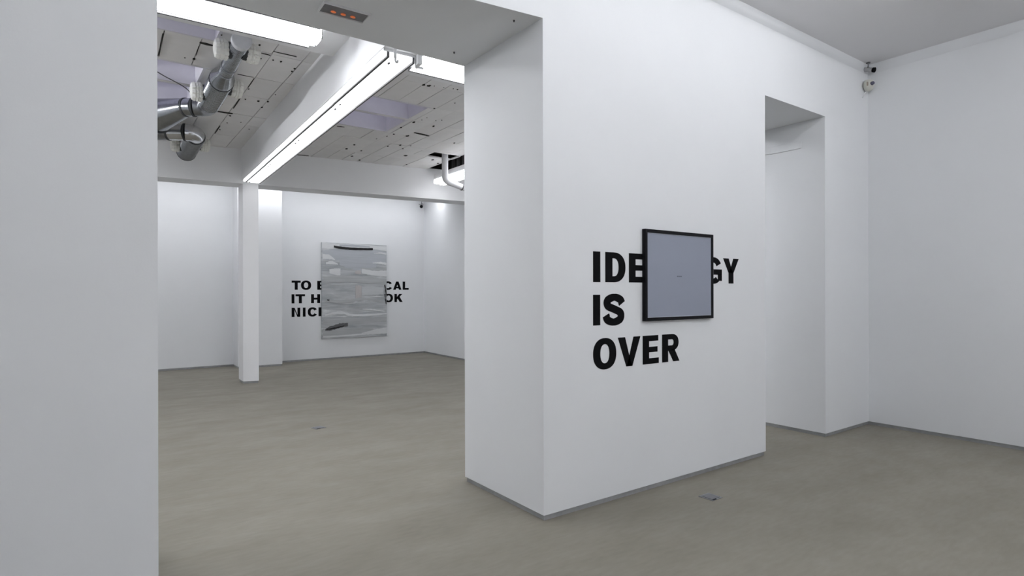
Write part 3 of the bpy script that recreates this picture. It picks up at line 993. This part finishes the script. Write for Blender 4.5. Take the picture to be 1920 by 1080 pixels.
stroke([(470, 392), (520, 394), (568, 396)], [18, 30, 34], M_PW, .06)
stroke([(762, 380), (880, 398), (1000, 400)], [26, 26, 34], M_PW, .08)
stroke([(760, 356), (880, 368), (1000, 362)], [4, 11, 12], M_PG, .2)
stroke([(420, 470), (640, 455), (850, 470), (1000, 470)], [30, 34, 30, 14], M_PG, .08)
stroke([(700, 398), (730, 396), (756, 398)], [10, 18, 16], M_PP, .1)
stroke([(704, 580), (733, 580), (760, 580)], [58, 62, 55], M_PP, .05)
stroke([(762, 570), (860, 568), (970, 572)], [40, 44, 32], mat('grey_veil', (.52, .54, .555), .45, noise=.06, nscale=5, stretch=(.4, 1, 4)), .08)
stroke([(440, 660), (600, 668), (800, 645), (990, 680)], [10, 20, 10, 8], M_PG, .25)
stroke([(430, 790), (560, 770), (720, 800), (1000, 790)], [6, 12, 10, 6], M_PW, .3)
stroke([(770, 742), (880, 752), (985, 768)], [3, 7, 4], M_PW, .3)
stroke([(415, 850), (640, 850), (1000, 845)], [26, 34, 24], M_PG, .1)
stroke([(410, 950), (640, 945), (870, 940)], [36, 34, 10], M_PG, .08)
stroke([(760, 975), (880, 962), (1000, 950)], [10, 22, 30], M_PW, .12)
stroke([(415, 985), (600, 984), (760, 978)], [6, 6, 8], M_PW, .15)
stroke([(432, 925), (470, 914), (560, 890), (634, 882)], [9, 19, 22, 15], M_PS, .15)
stroke([(440, 920), (520, 910), (600, 893)], [4, 7, 4], M_PK, .3)
stroke([(510, 164), (560, 172), (690, 178), (868, 174)], [9, 11, 11, 10], M_PK, .08)
for p, q in (((978, 520), (992, 545)), ((985, 560), (1000, 600)), ((980, 605), (990, 640)), ((984, 650), (999, 690)), ((450, 652), (468, 656))):
    stroke([p, ((p[0] + q[0]) / 2 + 2, (p[1] + q[1]) / 2), q], [6, 22 if p[0] > 900 else 5, 9], M_PK, .3)
tag(pa, 'tall silver brushed painting with a black stroke along its top', 'painting')

# ------------------------------------------------------------------ small fittings
# floor boxes
def floor_box(x, y, rz, s, label):
    r = empty('floor_socket', (x, y, 0), rz)
    obj('frame', bevel(bbox(-s, s, -s, s, 0, .004), .0012, 1), M_STEEL, r)
    obj('lid', bevel(bbox(-s * .78, s * .78, -s * .78, s * .78, .004, .007), .001, 1), mat('socket_lid', (.20, .205, .225), .4, metal=.6, noise=.08, nscale=30), r)
    obj('lid_notch', bbox(-s * .78, -s * .1, -s * .95, -s * .80, .004, .0062), M_BLACK, r)
    tag(r, label, 'floor socket', 'metal floor sockets')
floor_box(2.06, 6.68, 0.2, .062, 'small grey metal socket plate in the back room floor')
floor_box(3.755, 2.675, 0.0, .062, 'small grey metal socket plate in front of the lettered pier')

# security cameras
def bullet_cam(loc, aim, label, s=1.0, ceiling=True):
    r = empty('security_camera', loc)
    aim = Vector(aim).normalized()
    obj('mount', tube([(0, 0, 0), (0, 0, -.012 * s)], .028 * s, 18), M_DGREY, r)
    obj('stem', tube([(0, 0, -.010 * s), (0, 0, -.075 * s)], .009 * s, 10), mat('grey_bracket', (.28, .28, .29), .5, metal=.3, noise=.05, nscale=20), r)
    c0 = Vector((0, 0, -.105 * s)) - aim * .075 * s
    c1 = Vector((0, 0, -.105 * s)) + aim * .065 * s
    bd = obj('body', tube([c0, c0 + aim * .01 * s, c1], [.024 * s, .032 * s, .032 * s], 20), mat('silver_housing', (.42, .42, .43), .4, metal=.4, noise=.05, nscale=20), r, True)
    obj('lens_hood', tube([c1, c1 + aim * .03 * s], [.034 * s, .036 * s], 20), M_BLACK, bd, True)
    obj('hinge', tube([Vector((-.02 * s, 0, -.075 * s)), Vector((.02 * s, 0, -.075 * s))], .012 * s, 10), M_DGREY, r)
    obj('cable', tube(smooth_path([c0, c0 + Vector((-.03, .02, -.01)) * s, c0 + Vector((-.06, .05, .01)) * s], 4), .005 * s, 8), M_DGREY, bd)
    tag(r, label, 'security camera')
    return r
bullet_cam((7.185, 3.005, ZC), (-.02, -.56, -.20), 'grey bullet camera with black lens under the front ceiling corner', .78)
bullet_cam((6.68, 13.22, 3.86), (-.5, -.75, -.45), 'small dark bullet camera on the far wall right of the lettering', 1.1)
s = empty('motion_sensor', (7.180, 3.0, 3.905))
bm = bmesh.new()
prof = [(-.064, .026), (-.050, .050), (-.015, .064), (.025, .064), (.050, .052), (.060, .024)]
rings = []
for z, rr in prof:
    rings.append([bm.verts.new((rr * math.cos(2 * math.pi * q / 18), .8 * rr * math.sin(2 * math.pi * q / 18), z)) for q in range(18)])
for r0, r1 in zip(rings, rings[1:]):
    for q in range(18):
        j = (q + 1) % 18
        bm.faces.new((r0[q], r0[j], r1[j], r1[q]))
bm.faces.new(rings[0][::-1]); bm.faces.new(rings[-1])
obj('body', bm, mat('cream_plastic', (.62, .62, .56), .5, noise=.03, nscale=12), s, True)
obj('lens', tube([(-.018, -.036, .004), (-.036, -.062, .002)], [.024, .019], 16), mat('violet_lens', (.10, .10, .15), .25, noise=.1, nscale=20), s, True)
obj('side_window', bevel(bbox(-.072, -.058, -.024, -.008, -.022, .022), .003, 1), mat('tan_lens', (.32, .27, .22), .4, noise=.05, nscale=20), s)
obj('bracket', tube([(.01, .02, .05), (.03, .045, .06)], .014, 10), M_WHITE, s)
obj('lead', tube(smooth_path([(-.02, .02, -.075), (-.04, .035, -.11), (-.05, .045, -.14)], 4), .004, 8), M_WHITE, s)
tag(s, 'cream motion sensor in the corner just below the bullet camera', 'sensor')

# cable trunking inside the doorway reveal
t = empty('cable_trunking', (XE, 0, 0))
obj('channel', bevel(bbox(-.008, 0, 3.30, 4.0, 3.125, 3.20), .002, 1), M_WALL, t)
obj('lower_edge', bbox(-.011, 0, 3.30, 3.66, 3.118, 3.126), M_WALL, t)
tag(t, 'flat white cable trunking inside the narrow doorway near its top', 'trunking')
